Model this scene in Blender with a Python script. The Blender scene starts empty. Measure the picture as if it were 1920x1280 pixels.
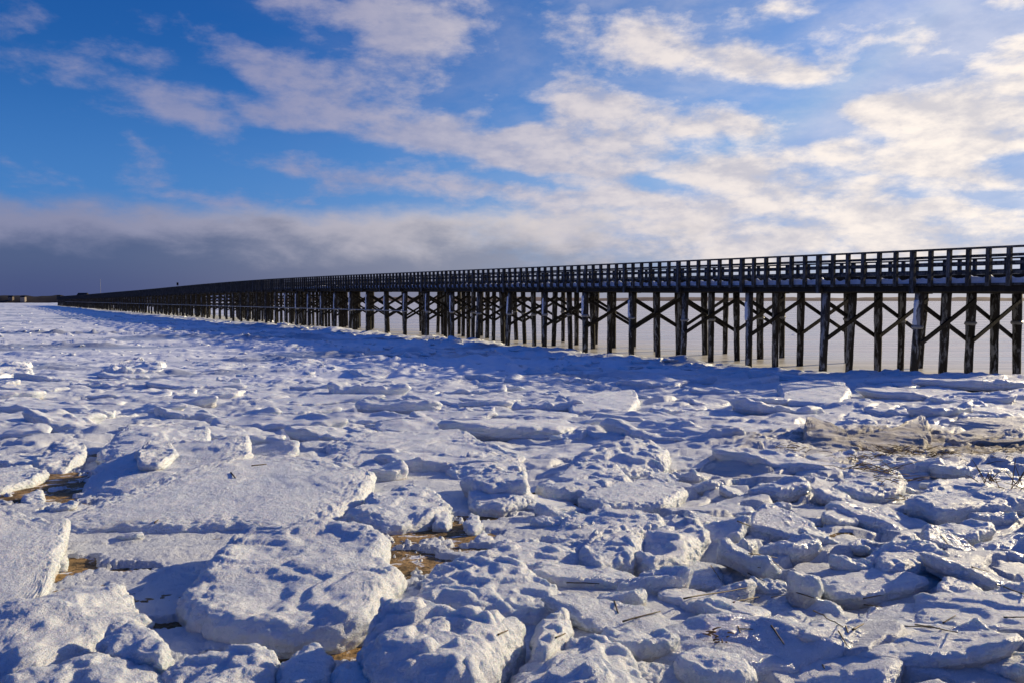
import bpy, math, random
import numpy as np
from mathutils import Vector, Matrix, Euler

random.seed(7)
rng = np.random.default_rng(11)
SC = bpy.context.scene
COL = SC.collection
PI = math.pi
F = 1500.0                       # focal length in photo pixels (photo 1920 x 1280)
EYE = 3.8                        # eye height above the bay ice
HOR = 562.0
PITCH = math.atan((640 - HOR) / F)
cP, sP = math.cos(PITCH), math.sin(PITCH)

# ----------------------------------------------------------------- camera rays
def ray(px, py):
    u, v = (px - 960.0) / F, (640.0 - py) / F
    d = np.array([u, cP + v * sP, -sP + v * cP])
    return d / np.linalg.norm(d)

def project(x, y, z):
    z = z - EYE
    yc, zc = y * cP - z * sP, y * sP + z * cP
    return 960 + F * x / yc, 640 - F * zc / yc

# ----------------------------------------------------------------- noise
_perm = np.random.default_rng(3).permutation(256).astype(np.int32)
_perm = np.concatenate([_perm, _perm, _perm])
_g = np.array([[1,1,0],[-1,1,0],[1,-1,0],[-1,-1,0],[1,0,1],[-1,0,1],[1,0,-1],[-1,0,-1],
               [0,1,1],[0,-1,1],[0,1,-1],[0,-1,-1],[1,1,0],[-1,1,0],[0,-1,1],[0,-1,-1]], np.float32)

def perlin(x, y, z):
    x = np.asarray(x, np.float32); y = np.asarray(y, np.float32); z = np.asarray(z, np.float32)
    x, y, z = np.broadcast_arrays(x, y, z)
    xi, yi, zi = np.floor(x), np.floor(y), np.floor(z)
    fx, fy, fz = x - xi, y - yi, z - zi
    xi = xi.astype(np.int32) & 255; yi = yi.astype(np.int32) & 255; zi = zi.astype(np.int32) & 255
    u = fx*fx*fx*(fx*(fx*6-15)+10); v = fy*fy*fy*(fy*(fy*6-15)+10); w = fz*fz*fz*(fz*(fz*6-15)+10)
    def corner(dx, dy, dz):
        h = _perm[_perm[_perm[xi+dx] + yi+dy] + zi+dz] & 15
        g = _g[h]
        return g[...,0]*(fx-dx) + g[...,1]*(fy-dy) + g[...,2]*(fz-dz)
    def lerp(a, b, t): return a + (b-a)*t
    x00 = lerp(corner(0,0,0), corner(1,0,0), u); x10 = lerp(corner(0,1,0), corner(1,1,0), u)
    x01 = lerp(corner(0,0,1), corner(1,0,1), u); x11 = lerp(corner(0,1,1), corner(1,1,1), u)
    return lerp(lerp(x00, x10, v), lerp(x01, x11, v), w)

def fbm(x, y, z, octv=4, gain=0.5):
    s, a, f = 0.0, 1.0, 1.0
    for i in range(octv):
        s = s + a*perlin(x*f + 17.3*i, y*f - 9.1*i, z*f + 3.7*i); a *= gain; f *= 2.03
    return s

def billow(x, y, z, octv=3, gain=0.5):
    s, a, f = 0.0, 1.0, 1.0
    for i in range(octv):
        s = s + a*np.abs(perlin(x*f + 7.3*i, y*f + 4.1*i, z*f - 3.7*i)); a *= gain; f *= 2.07
    return s

def sstep(a, b, x):
    t = np.clip((np.asarray(x, float) - a) / (b - a), 0, 1)
    return t*t*(3 - 2*t)

# ----------------------------------------------------------------- mesh helpers
def mesh_from(name, V, Fq, mat=None, smooth=True, tris=None):
    V = np.asarray(V, np.float32).reshape(-1, 3)
    Fq = np.asarray(Fq, np.int32).reshape(-1, 4)
    nt = 0 if tris is None else len(tris)
    me = bpy.data.meshes.new(name)
    me.vertices.add(len(V)); me.vertices.foreach_set('co', V.ravel())
    loops = Fq.ravel(); starts = np.arange(len(Fq), dtype=np.int32)*4; tot = np.full(len(Fq), 4, np.int32)
    if nt:
        T = np.asarray(tris, np.int32).reshape(-1, 3)
        starts = np.concatenate([starts, len(loops) + np.arange(nt, dtype=np.int32)*3])
        tot = np.concatenate([tot, np.full(nt, 3, np.int32)]); loops = np.concatenate([loops, T.ravel()])
    me.loops.add(len(loops)); me.loops.foreach_set('vertex_index', loops.astype(np.int32))
    me.polygons.add(len(starts)); me.polygons.foreach_set('loop_start', starts.astype(np.int32))
    me.polygons.foreach_set('loop_total', tot.astype(np.int32))
    me.polygons.foreach_set('use_smooth', np.full(len(starts), bool(smooth)))
    me.update(calc_edges=True); me.validate()
    if mat: me.materials.append(mat)
    return me

def link(name, data, parent=None, loc=(0,0,0), rot=(0,0,0)):
    o = bpy.data.objects.new(name, data); COL.objects.link(o)
    o.location = loc; o.rotation_euler = rot
    if parent: o.parent = parent
    return o

def tag(o, label=None, cat=None, group=None, kind=None):
    if label: o['label'] = label
    if cat: o['category'] = cat
    if group: o['group'] = group
    if kind: o['kind'] = kind
    return o

def grid_faces(nr, nc, wrap=False):
    i = np.arange(nr-1)[:, None]; j = np.arange(nc if wrap else nc-1)[None, :]
    jn = (j+1) % nc
    a = i*nc + j; b = i*nc + jn; c = (i+1)*nc + jn; d = (i+1)*nc + j
    return np.stack([a, b, c, d], -1).reshape(-1, 4)

class MB:
    """collects beams and tubes for ONE mesh"""
    def __init__(s): s.V = []; s.F = []; s.n = 0
    def add(s, V, Fq):
        V = np.asarray(V, float); s.V.append(V); s.F.append(np.asarray(Fq, int) + s.n); s.n += len(V)
    def beam(s, a, b, w, h, up=(0,0,1), ch=0.0):
        a = np.array(a, float); b = np.array(b, float); d = b - a; d /= np.linalg.norm(d)
        up = np.array(up, float); r = np.cross(d, up); r /= np.linalg.norm(r); u = np.cross(r, d)
        c = min(w, h)*0.09
        o = [(-w/2+c,-h/2),(w/2-c,-h/2),(w/2,-h/2+c),(w/2,h/2-c),(w/2-c,h/2),(-w/2+c,h/2),(-w/2,h/2-c),(-w/2,-h/2+c)]
        V = [p + r*x + u*z for p in (a, b) for x, z in o]
        Q = [[i, (i+1) % 8, 8+(i+1) % 8, 8+i] for i in range(8)]
        Q += [[0,7,6,5],[0,5,4,1],[1,4,3,2],[8,9,12,13],[8,13,14,15],[9,10,11,12]]
        s.add(V, Q)
    def tube(s, P, R, n=12, seed=0.0, rough=0.0):
        P = np.asarray(P, float); R = np.asarray(R, float); m = len(P)
        th = np.arange(n)/n*2*PI
        d = P[-1] - P[0]; d /= np.linalg.norm(d)
        ref = np.array([1.,0,0]) if abs(d[0]) < .8 else np.array([0,1.,0])
        e1 = np.cross(d, ref); e1 /= np.linalg.norm(e1); e2 = np.cross(d, e1)
        rr = R[:, None]*np.ones(n)[None]
        if rough:
            rr = rr*(1 + rough*fbm(np.cos(th)[None]*1.6+seed, np.sin(th)[None]*1.6-seed, np.arange(m)[:, None]*0.35+seed, 2))
        V = P[:, None] + rr[..., None]*(np.cos(th)[None, :, None]*e1 + np.sin(th)[None, :, None]*e2)
        V = np.concatenate([V.reshape(-1, 3), P[:1], P[-1:]])
        Q = [q for q in grid_faces(m, n, True)]
        for j in range(0, n):
            jn = (j+1) % n
            Q.append([m*n, jn, j, j]); Q.append([m*n+1, (m-1)*n+j, (m-1)*n+jn, (m-1)*n+jn])
        s.add(V, Q)
    def mesh(s, name, mat, smooth=False):
        V = np.concatenate(s.V); Q = np.concatenate(s.F)
        deg = Q[:, 2] == Q[:, 3]
        return mesh_from(name, V, Q[~deg], mat, smooth, Q[deg][:, :3] if deg.any() else None)

# ----------------------------------------------------------------- materials
def new_mat(name):
    m = bpy.data.materials.new(name); m.use_nodes = True
    nt = m.node_tree; nt.nodes.clear()
    return m, nt

class NT:
    def __init__(s, nt): s.nt = nt
    def n(s, t, **k):
        nd = s.nt.nodes.new(t)
        for a, v in k.items(): setattr(nd, a, v)
        return nd
    def l(s, a, b): s.nt.links.new(a, b)
    def val(s, sock, v):
        if hasattr(v, 'links') or isinstance(v, bpy.types.NodeSocket): s.l(v, sock)
        else: sock.default_value = v
    def math(s, op, a, b=None, c=None, clamp=False):
        nd = s.n('ShaderNodeMath', operation=op, use_clamp=clamp)
        s.val(nd.inputs[0], a)
        if b is not None: s.val(nd.inputs[1], b)
        if c is not None: s.val(nd.inputs[2], c)
        return nd.outputs[0]
    def vmath(s, op, a, b=None):
        nd = s.n('ShaderNodeVectorMath', operation=op)
        s.val(nd.inputs[0], a)
        if b is not None: s.val(nd.inputs[1], b)
        return nd.outputs['Value'] if op in ('DOT_PRODUCT', 'LENGTH') else nd.outputs[0]
    def noise(s, vec, scale, detail=4, rough=.55, dist=0.0):
        nd = s.n('ShaderNodeTexNoise'); s.l(vec, nd.inputs['Vector'])
        nd.inputs['Scale'].default_value = scale; nd.inputs['Detail'].default_value = detail
        nd.inputs['Roughness'].default_value = rough; nd.inputs['Distortion'].default_value = dist
        return nd.outputs['Fac']
    def ramp(s, fac, a, b, lo=0.0, hi=1.0):
        nd = s.n('ShaderNodeMapRange', interpolation_type='SMOOTHSTEP'); s.val(nd.inputs['Value'], fac)
        nd.inputs['From Min'].default_value = a; nd.inputs['From Max'].default_value = b
        nd.inputs['To Min'].default_value = lo; nd.inputs['To Max'].default_value = hi
        return nd.outputs['Result']
    def mix(s, fac, a, b):
        nd = s.n('ShaderNodeMix', data_type='RGBA'); s.val(nd.inputs[0], fac)
        for i, v in ((6, a), (7, b)):
            if isinstance(v, bpy.types.NodeSocket): s.l(v, nd.inputs[i])
            else: nd.inputs[i].default_value = (*v, 1)
        return nd.outputs[2]
    def scale(s, vec, sx, sy, sz):
        nd = s.n('ShaderNodeVectorMath', operation='MULTIPLY'); s.l(vec, nd.inputs[0]); nd.inputs[1].default_value = (sx, sy, sz)
        return nd.outputs[0]
    def bump(s, h, strength, dist, normal=None):
        nd = s.n('ShaderNodeBump'); nd.inputs['Strength'].default_value = strength; nd.inputs['Distance'].default_value = dist
        s.l(h, nd.inputs['Height'])
        if normal is not None: s.l(normal, nd.inputs['Normal'])
        return nd.outputs[0]
    def finish(s, color, rough, normal=None, sss=0.0, spec=.5, **k):
        b = s.n('ShaderNodeBsdfPrincipled'); o = s.n('ShaderNodeOutputMaterial')
        s.val(b.inputs['Base Color'], color if isinstance(color, bpy.types.NodeSocket) else (*color, 1))
        s.val(b.inputs['Roughness'], rough)
        b.inputs['Specular IOR Level'].default_value = spec
        if sss:
            b.inputs['Subsurface Weight'].default_value = sss
            b.inputs['Subsurface Radius'].default_value = k.get('radius', (.6, .8, 1.0))
            b.inputs['Subsurface Scale'].default_value = k.get('sscale', .04)
        if normal is not None: s.l(normal, b.inputs['Normal'])
        s.l(b.outputs[0], o.inputs['Surface'])
        return b

# dirty strand-line on the right: centre of the stain in world metres, filled in below
DIRT = {}

def snow_mat(name, col=(.83,.855,.90), dirt=0.0, glaze=.45, sss=0.0, sides=False):
    m, nt = new_mat(name); T = NT(nt)
    pos = T.n('ShaderNodeNewGeometry').outputs['Position']
    nrm = T.n('ShaderNodeNewGeometry').outputs['Normal']
    tone = T.noise(pos, 1.3, 4, .6)
    c = T.mix(T.ramp(tone, .38, .62), (col[0]*.90, col[1]*.92, col[2]*.95), col)
    fine = T.noise(pos, 9, 3, .6)
    c = T.mix(T.ramp(fine, .52, .72, 0, .45), c, (col[0]*.84, col[1]*.88, col[2]*.94))
    # strand-line dirt: a stain on the ground with its own outline
    sp = T.n('ShaderNodeSeparateXYZ'); T.l(pos, sp.inputs[0])
    if dirt > 0:
        dn = T.noise(pos, 2.2, 6, .7, .6)
        cx, cy, rx, ry = DIRT['main']
        ex = T.math('DIVIDE', T.math('SUBTRACT', sp.outputs[0], cx), rx)
        ey = T.math('DIVIDE', T.math('SUBTRACT', sp.outputs[1], cy), ry)
        dd = T.math('SQRT', T.math('ADD', T.math('MULTIPLY', ex, ex), T.math('MULTIPLY', ey, ey)))
        reg = T.ramp(dd, 1.15, .45)
        spots = T.ramp(T.math('ADD', dn, T.math('MULTIPLY', reg, .16)), .54, .70)
        k = T.math('MULTIPLY', T.math('MULTIPLY', reg, spots), dirt)
        c = T.mix(k, c, (.22, .165, .10))
        soil = T.math('MULTIPLY', reg, .42*dirt)
        c = T.mix(soil, c, (.46, .40, .33))
    rbias = T.math('MULTIPLY', reg, .35) if dirt > 0 else None
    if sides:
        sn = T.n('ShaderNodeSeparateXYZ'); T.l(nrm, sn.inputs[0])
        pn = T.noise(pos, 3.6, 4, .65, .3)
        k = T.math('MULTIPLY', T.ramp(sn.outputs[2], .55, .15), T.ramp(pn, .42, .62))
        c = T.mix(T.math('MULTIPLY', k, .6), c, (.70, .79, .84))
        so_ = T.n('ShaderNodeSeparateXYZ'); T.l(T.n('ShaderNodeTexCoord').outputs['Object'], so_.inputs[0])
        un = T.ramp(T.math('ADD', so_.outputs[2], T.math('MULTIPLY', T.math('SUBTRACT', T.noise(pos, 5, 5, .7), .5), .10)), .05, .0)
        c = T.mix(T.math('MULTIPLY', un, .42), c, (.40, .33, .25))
    rgh = T.ramp(T.noise(pos, 3.0, 3, .6), .3, .7, glaze*.55, glaze*1.25)
    if rbias is not None: rgh = T.math('ADD', rgh, rbias, clamp=True)
    vo = T.n('ShaderNodeTexVoronoi'); vo.inputs['Scale'].default_value = 46; T.l(pos, vo.inputs['Vector'])
    b0 = T.bump(T.noise(pos, 13, 5, .68), .42, .040)
    b1 = T.bump(T.math('ADD', T.noise(pos, 44, 6, .72), T.math('MULTIPLY', vo.outputs['Distance'], -.35)), .85, .030, b0)
    b2 = T.bump(T.noise(pos, 150, 3, .65), 1.0, .010, b1)
    T.finish(c, rgh, b2, sss=sss, spec=.5)
    return m

def sand_mat():
    m, nt = new_mat('beach_sand'); T = NT(nt)
    pos = T.n('ShaderNodeNewGeometry').outputs['Position']
    a = T.noise(pos, 2.6, 6, .65, .4); b = T.noise(pos, 26, 4, .7)
    c = T.mix(T.ramp(a, .32, .62), (.10, .066, .030), (.36, .225, .095))
    c = T.mix(T.ramp(b, .48, .64, 0, .9), c, (.035, .026, .017))
    fr = T.noise(pos, 6.5, 5, .7, .5)
    c = T.mix(T.ramp(fr, .55, .62), c, (.62, .62, .66))
    T.finish(c, .85, T.bump(T.math('ADD', b, T.noise(pos, 9, 4, .6)), .6, .03), spec=.2)
    return m

def sea_ice_mat():
    m, nt = new_mat('bay_ice_snow'); T = NT(nt)
    pos = T.n('ShaderNodeNewGeometry').outputs['Position']
    st = T.scale(pos, .35, 1.0, 1.0)
    a = T.noise(st, .13, 5, .6, .3)
    smooth = T.ramp(a, .50, .60)
    c = T.mix(smooth, (.80, .83, .89), (.40, .43, .50))
    b = T.noise(st, 1.1, 5, .65)
    c = T.mix(T.ramp(b, .45, .68, 0, .6), c, (.62, .67, .76))
    r = T.ramp(a, .50, .60, .55, .28)
    n1 = T.bump(T.noise(st, 2.2, 6, .7), .5, .10)
    n2 = T.bump(T.noise(pos, 14, 4, .7), .35, .03, n1)
    T.finish(c, r, n2, spec=.45)
    return m

def water_mat():
    m, nt = new_mat('slushy_water'); T = NT(nt)
    pos = T.n('ShaderNodeNewGeometry').outputs['Position']
    rot = T.n('ShaderNodeMapping'); rot.inputs['Scale'].default_value = (.05, .55, 1); T.l(pos, rot.inputs[0])
    a = T.noise(rot.outputs[0], .6, 6, .65, .5)
    a2 = T.noise(T.scale(pos, .035, 1.1, 1), 1.0, 6, .7, .3)
    sl = T.math('ADD', T.math('MULTIPLY', T.ramp(a, .42, .60), .55), T.math('MULTIPLY', T.ramp(a2, .44, .58), .45))
    c = T.mix(sl, (.36, .35, .35), (.76, .725, .69))
    r = T.ramp(a, .4, .65, .22, .5)
    T.finish(c, r, T.bump(T.noise(rot.outputs[0], 2.2, 5, .6), .12, .05), spec=.6)
    return m

def wood_mat(name, col, frost=0.0, wet=None):
    m, nt = new_mat(name); T = NT(nt)
    g = T.n('ShaderNodeNewGeometry'); pos = g.outputs['Position']
    grain = T.noise(T.scale(pos, 14, 14, 1.6), 1.0, 5, .7)
    blot = T.noise(pos, 1.7, 4, .6)
    c = T.mix(T.ramp(grain, .35, .7), tuple(x*.55 for x in col), tuple(x*1.35 for x in col))
    c = T.mix(T.ramp(blot, .45, .75, 0, .6), c, tuple(x*.5 for x in col))
    if wet:      # dark tide-soaked lower part of the piles
        sp = T.n('ShaderNodeSeparateXYZ'); T.l(pos, sp.inputs[0])
        zz = T.math('ADD', sp.outputs[2], T.math('MULTIPLY', T.math('SUBTRACT', blot, .5), .3))
        c = T.mix(T.ramp(zz, wet, wet-.1), c, (.022, .020, .017))
    if frost:
        d = T.vmath('DOT_PRODUCT', g.outputs['Normal'], (-.86, -.5, .1))
        f = T.noise(T.scale(pos, 5, 5, 1.3), 1.0, 5, .75, .3)
        k = T.ramp(T.math('ADD', f, T.math('MULTIPLY', d, .16)), .60, .74, 0, frost)
        c = T.mix(k, c, (.62, .66, .72))
    T.finish(c, .8, T.bump(grain, .5, .02), spec=.25)
    return m

def flat_mat(name, col, rough=.8, var=.35, scale=6.0):
    m, nt = new_mat(name); T = NT(nt)
    pos = T.n('ShaderNodeNewGeometry').outputs['Position']
    a = T.noise(pos, scale, 4, .6)
    c = T.mix(T.ramp(a, .3, .7), tuple(x*(1-var) for x in col), tuple(min(1, x*(1+var)) for x in col))
    T.finish(c, rough, spec=.25)
    return m

# ----------------------------------------------------------------- the beach profile
_gy = np.array([0, 3.5, 6, 10, 16, 22, 28, 33, 38, 46, 400.])
_gz = np.array([2.25, 2.1, 1.93, 1.66, 1.26, .90, .60, .42, .18, 0.0, 0.0])
def base_z(x, y):
    x = np.asarray(x, float); y = np.asarray(y, float)
    lat = sstep(-14, 10, x)
    z = np.interp(y, _gy, _gz)
    return z - (1-lat)*.16*sstep(9, 22, y)*sstep(60, 36, y) + .02 + .47*sstep(9, 21, x)*sstep(20, 28, y)*sstep(70, 48, y)

def ground_pt(px, py, T=0.0):
    d = ray(px, py); Y = 10.0
    for _ in range(40):
        x = d[0]/d[1]*Y
        z = base_z(x, Y) + T
        Yn = (z - EYE)/d[2]*d[1]
        Y = .5*Y + .5*max(.5, min(1400, Yn))
    return np.array([d[0]/d[1]*Y, Y, base_z(d[0]/d[1]*Y, Y)])

# places where the crust is broken away and beach sand shows: (px, py, half width, half depth in metres)
SAND = [(70, 912, 1.2, .80), (20, 935, .8, .4), (785, 1000, .34, .42), (760, 1050, .26, .30), (870, 1030, .22, .12),
        (900, 968, .22, .10), (95, 1072, .20, .22), (600, 1222, .25, .16), (480, 1245, .25, .1), (250, 1068, .13, .06), (835, 1000, .30, .26), (742, 1082, .20, .20),
        (310, 1172, .09, .07), (1500, 985, .12, .10), (1790, 965, .5, .10), (200, 855, .9, .35),(700,985,.3,.08)]
SANDW = [(*ground_pt(a, b)[:2], c*1.3, d*1.3) for a, b, c, d in SAND]

def sand_mask(x, y, wide=False):
    k = np.zeros(np.broadcast(x, y).shape)
    if wide:
        for cx, cy, rx, ry in SANDW:
            k = np.maximum(k, sstep(1, 0, (np.sqrt(((x-cx)/rx)**2 + ((y-cy)/ry)**2) - 1)*min(rx, ry)/.45))
        return k
    w = fbm(x*2.3, y*2.3, 4.2, 5, .7)
    for cx, cy, rx, ry in SANDW:
        d = np.sqrt(((x-cx)/rx)**2 + ((y-cy)/ry)**2) + w*.95
        k = np.maximum(k, sstep(1.15, .65, d))
    return k

BP0 = np.array([18.11, 36.0]); BD = np.array([-.5469, .8372]); BN = np.array([-.8372, -.5469])   # bridge line and its near-side normal
def perp(x, y): return (x-BP0[0])*BN[0] + (y-BP0[1])*BN[1]
def along(x, y): return (x-BP0[0])*BD[0] + (y-BP0[1])*BD[1]

dm = ground_pt(1760, 835); DIRT['main'] = (dm[0], dm[1], 3.6, 2.3)

def plates(x, y, cx, cy, seed, sharp, amp, tilt):
    """fused, slightly tipped ice plates: soft-blended irregular cells"""
    wx = x + .22*cx*fbm(x*1.7/cx, y*1.7/cx, seed, 3); wy = y + .22*cy*fbm(x*1.7/cx, y*1.7/cx, seed+9, 3)
    u, v = wx/cx, wy/cy
    iu, iv = np.floor(u).astype(np.int64), np.floor(v).astype(np.int64)
    den = np.zeros(u.shape); num = np.zeros(u.shape); d1 = np.full(u.shape, 9.); d2 = np.full(u.shape, 9.)
    def hsh(a, b, k): return _perm[(_perm[(_perm[a & 255] + b) & 255] + int(seed*7) + k*31) & 255]/255.0
    for a in (-1, 0, 1):
        for b in (-1, 0, 1):
            ca, cb = iu + a, iv + b
            px, py = ca + .15 + .7*hsh(ca, cb, 1), cb + .15 + .7*hsh(ca, cb, 2)
            dx, dy = u - px, v - py
            d = np.sqrt(dx*dx + dy*dy)
            hh = amp*(hsh(ca, cb, 3) - .5) + tilt*((hsh(ca, cb, 4)-.5)*dx + (hsh(ca, cb, 5)-.45)*dy)
            w = np.exp(-sharp*d)
            num += w*hh; den += w
            d2 = np.minimum(d2, np.maximum(d1, d)); d1 = np.minimum(d1, d)
    gap = 1 - sstep(0, .16, d2 - d1)
    return num/den, gap

def crust_z(x, y):
    """snow crust over the beach"""
    x = np.asarray(x, float); y = np.asarray(y, float)
    f = sstep(4, 14, y)
    h = .085*(1+.8*f)*fbm(x*.55, y*.75, 1.0, 3) + (.05+.05*f)*(billow(x*.9, y*1.3, 5.0, 2) - .35)
    h = h + .016*fbm(x*4.2, y*4.6, 2.0, 3) + .007*billow(x*13, y*13, 8.0, 2)
    x, y = np.broadcast_arrays(x, y)
    pm, gm = plates(x, y, 1.5, 1.0, 3., 22, .24, .22)
    ps, gs = plates(x, y, .62, .46, 8., 20, .15, .20)
    m = sstep(8.5, 12, y)
    right = sstep(-.2, .7, x - .02*y)*(1-m)
    calm = (.25 + .75*sstep(-.12, .16, fbm(x*.16, y*.28, 21., 2)))*(1 - .55*sstep(-1, -12, x)*sstep(14, 22, y))
    h = h + m*calm*(.70*pm - .09*gm + .22*(ps - .05*gs)) + right*(.85*ps - .09*gs) + (1-m)*(1-right)*.25*(ps-.03*gs)
    d = np.sqrt(((x-DIRT['main'][0])/3.4)**2 + ((y-DIRT['main'][1])/2.0)**2)
    h = h*(1 - .65*sstep(1.2, .6, d)) + .10*sstep(1.3, .9, d)*sstep(.45, .95, d)
    h = h + sstep(1.15, .8, d)*(.07*(billow(x*3.2, y*4.2, 3., 3, .6) - .2) + .02*fbm(x*14, y*14, 2., 2))
    near = sstep(9.5, 7.5, y)*sstep(1.1, .3, x)        # the thinly covered beach round the sand patches
    kw = np.maximum(sand_mask(x, y, True), .75*near)
    z = base_z(x, y) + h*(1 - .86*kw) + .03*kw
    return z - .075*sand_mask(x, y) - .018*kw*np.maximum(0, fbm(x*9, y*9, 7., 3, .7))

# ----------------------------------------------------------------- build the ground
M_SNOW = snow_mat('snow_crust', dirt=1.0)
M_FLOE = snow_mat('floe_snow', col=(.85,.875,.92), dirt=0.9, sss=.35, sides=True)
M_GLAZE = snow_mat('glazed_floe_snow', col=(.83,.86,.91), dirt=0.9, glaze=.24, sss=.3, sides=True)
M_SAND = sand_mat(); M_SEA = sea_ice_mat(); M_WATER = water_mat()
M_WOOD = wood_mat('weathered_timber', (.042, .042, .043), frost=.12)
M_PILE = wood_mat('tarred_pile', (.040, .036, .033), frost=.38, wet=2.58)
M_BEAM = wood_mat('dark_stringer_timber', (.020, .018, .016))
M_COLLAR = snow_mat('grimy_tide_ice', col=(.26, .27, .29), glaze=.5)
M_PSNOW = snow_mat('plastered_snow', col=(.74, .80, .90), glaze=.6)

def polar_sheet(name, y0, y1, rows, cols, half, zfun, mat):
    Y = y0*(y1/y0)**(np.arange(rows)/(rows-1))
    a = np.tan(np.linspace(-half, half, cols))
    X = Y[:, None]*a[None, :]; YY = np.broadcast_to(Y[:, None], X.shape)
    Z = zfun(X, YY)
    V = np.stack([X, YY, Z], -1).reshape(-1, 3)
    return link(name, mesh_from(name, V, grid_faces(rows, cols), mat))

H = math.radians(43)
def snow_z(x, y):
    z = crust_z(x, y)
    return z - 1.0*sstep(44, 49, y) - 1.2*sstep(2.5, -1.0, perp(x, y))*sstep(24, 34, y)
tag(polar_sheet('snow_field', 1.6, 50, 760, 900, H, snow_z, M_SNOW), kind='structure',
    label='wind-crusted snow covering the beach between the ice floes', cat='snow')
tag(polar_sheet('beach_sand', 1.5, 46, 140, 180, H, lambda x, y: base_z(x, y) - .008 + .010*fbm(x*2.5, y*2.5, 3., 4) - .30*(1-sstep(0, .5, np.maximum(sand_mask(x, y, True), .75*sstep(9.5, 7.5, y)*sstep(1.1, .3, x)))) - 1.5*sstep(6, 2, perp(x, y))*sstep(20, 26, y), M_SAND), kind='structure',
    label='bare tan beach sand showing between the floes', cat='sand')

def sea_z(x, y):
    p, s = perp(x, y), along(x, y)
    edge = np.interp(s, [-20, 30, 60, 100, 150, 220], [.8, -.3, -1.4, -2.6, -11, -30])
    w = 1.6*fbm(x*.35, y*.35, 6.0, 4, .6)
    inside = sstep(-.25, .30, p - edge + w)
    hv = sstep(-3, 2, p)*sstep(26, 12, p)*sstep(-5, 12, s)*sstep(150, 90, s)
    st = fbm(x*.06, y*.11, 2.0, 3)
    rough = .12 + .88*sstep(-.02, .25, st)
    near = sstep(500, 60, y)
    h = .05 + rough*(.20*billow(x*.35, y*.9, 1.5, 5, .6) + .22*np.maximum(0, fbm(x*.13, y*.33, 9.0, 5, .6)))*(.5+.5*near)
    rg = np.maximum(0, 1 - np.abs(fbm(x*.045+3, y*.12, 4.0, 4, .55))*7)*np.maximum(0, .5+fbm(x*.03, y*.05, 8., 2)*1.6)
    h = h + rg*(.06 + .22*billow(x*.8, y*1.6, 2.5, 4, .65))*sstep(30, 45, y)
    h = h + hv*(.50*np.maximum(0, fbm(x*.22, y*.4, 12., 4, .6)) + .16*billow(x*.7, y*1.3, 13., 4, .6))
    return h - .55*(1-inside)
tag(polar_sheet('sea_ice', 27, 1500, 620, 800, H, sea_z, M_SEA), kind='structure',
    label='flat snow-dusted bay ice stretching to the far shore', cat='ice')
wm = mesh_from('water', [(-4200, -60, -.06), (4200, -60, -.06), (4200, 4200, -.06), (-4200, 4200, -.06)], [[0, 1, 2, 3]], M_WATER)
tag(link('water', wm), kind='structure', label='pale slushy grey water behind the bridge', cat='water')
# ground beneath and behind the viewer
Vb = []
for yy in (-40, -8, 1.9):
    for xx in (-50, -6, 0, 6, 50): Vb.append((xx, yy, float(base_z(0, 1.9)) + .25 if yy < 1 else float(base_z(0, 1.9)) - .2))
tag(link('upper_beach', mesh_from('upper_beach', Vb, grid_faces(3, 5), M_SNOW)), kind='structure', label='snowy upper beach behind the viewpoint', cat='snow')

# ----------------------------------------------------------------- ice floes
def polar_outline(poly, N, seed, jag=.05, smooth=2):
    P = np.asarray(poly, float); th = np.arange(N)/N*2*PI
    r = np.zeros(N)
    A = P; B = np.roll(P, -1, 0)
    for i, t in enumerate(th):
        d = np.array([math.cos(t), math.sin(t)])
        e = B - A
        den = d[0]*e[:, 1] - d[1]*e[:, 0]
        den = np.where(np.abs(den) < 1e-9, 1e-9, den)
        tt = (A[:, 0]*e[:, 1] - A[:, 1]*e[:, 0])/den
        uu = (A[:, 0]*d[1] - A[:, 1]*d[0])/den
        ok = (tt > 0) & (uu >= -1e-6) & (uu <= 1+1e-6)
        r[i] = tt[ok].max() if ok.any() else .1
    for _ in range(smooth): r = .25*np.roll(r, 1) + .5*r + .25*np.roll(r, -1)
    c, s = np.cos(th), np.sin(th)
    r = r*(1 + jag*fbm(c*2.0+seed, s*2.0, seed*1.7, 4, .5))
    return th, r

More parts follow.
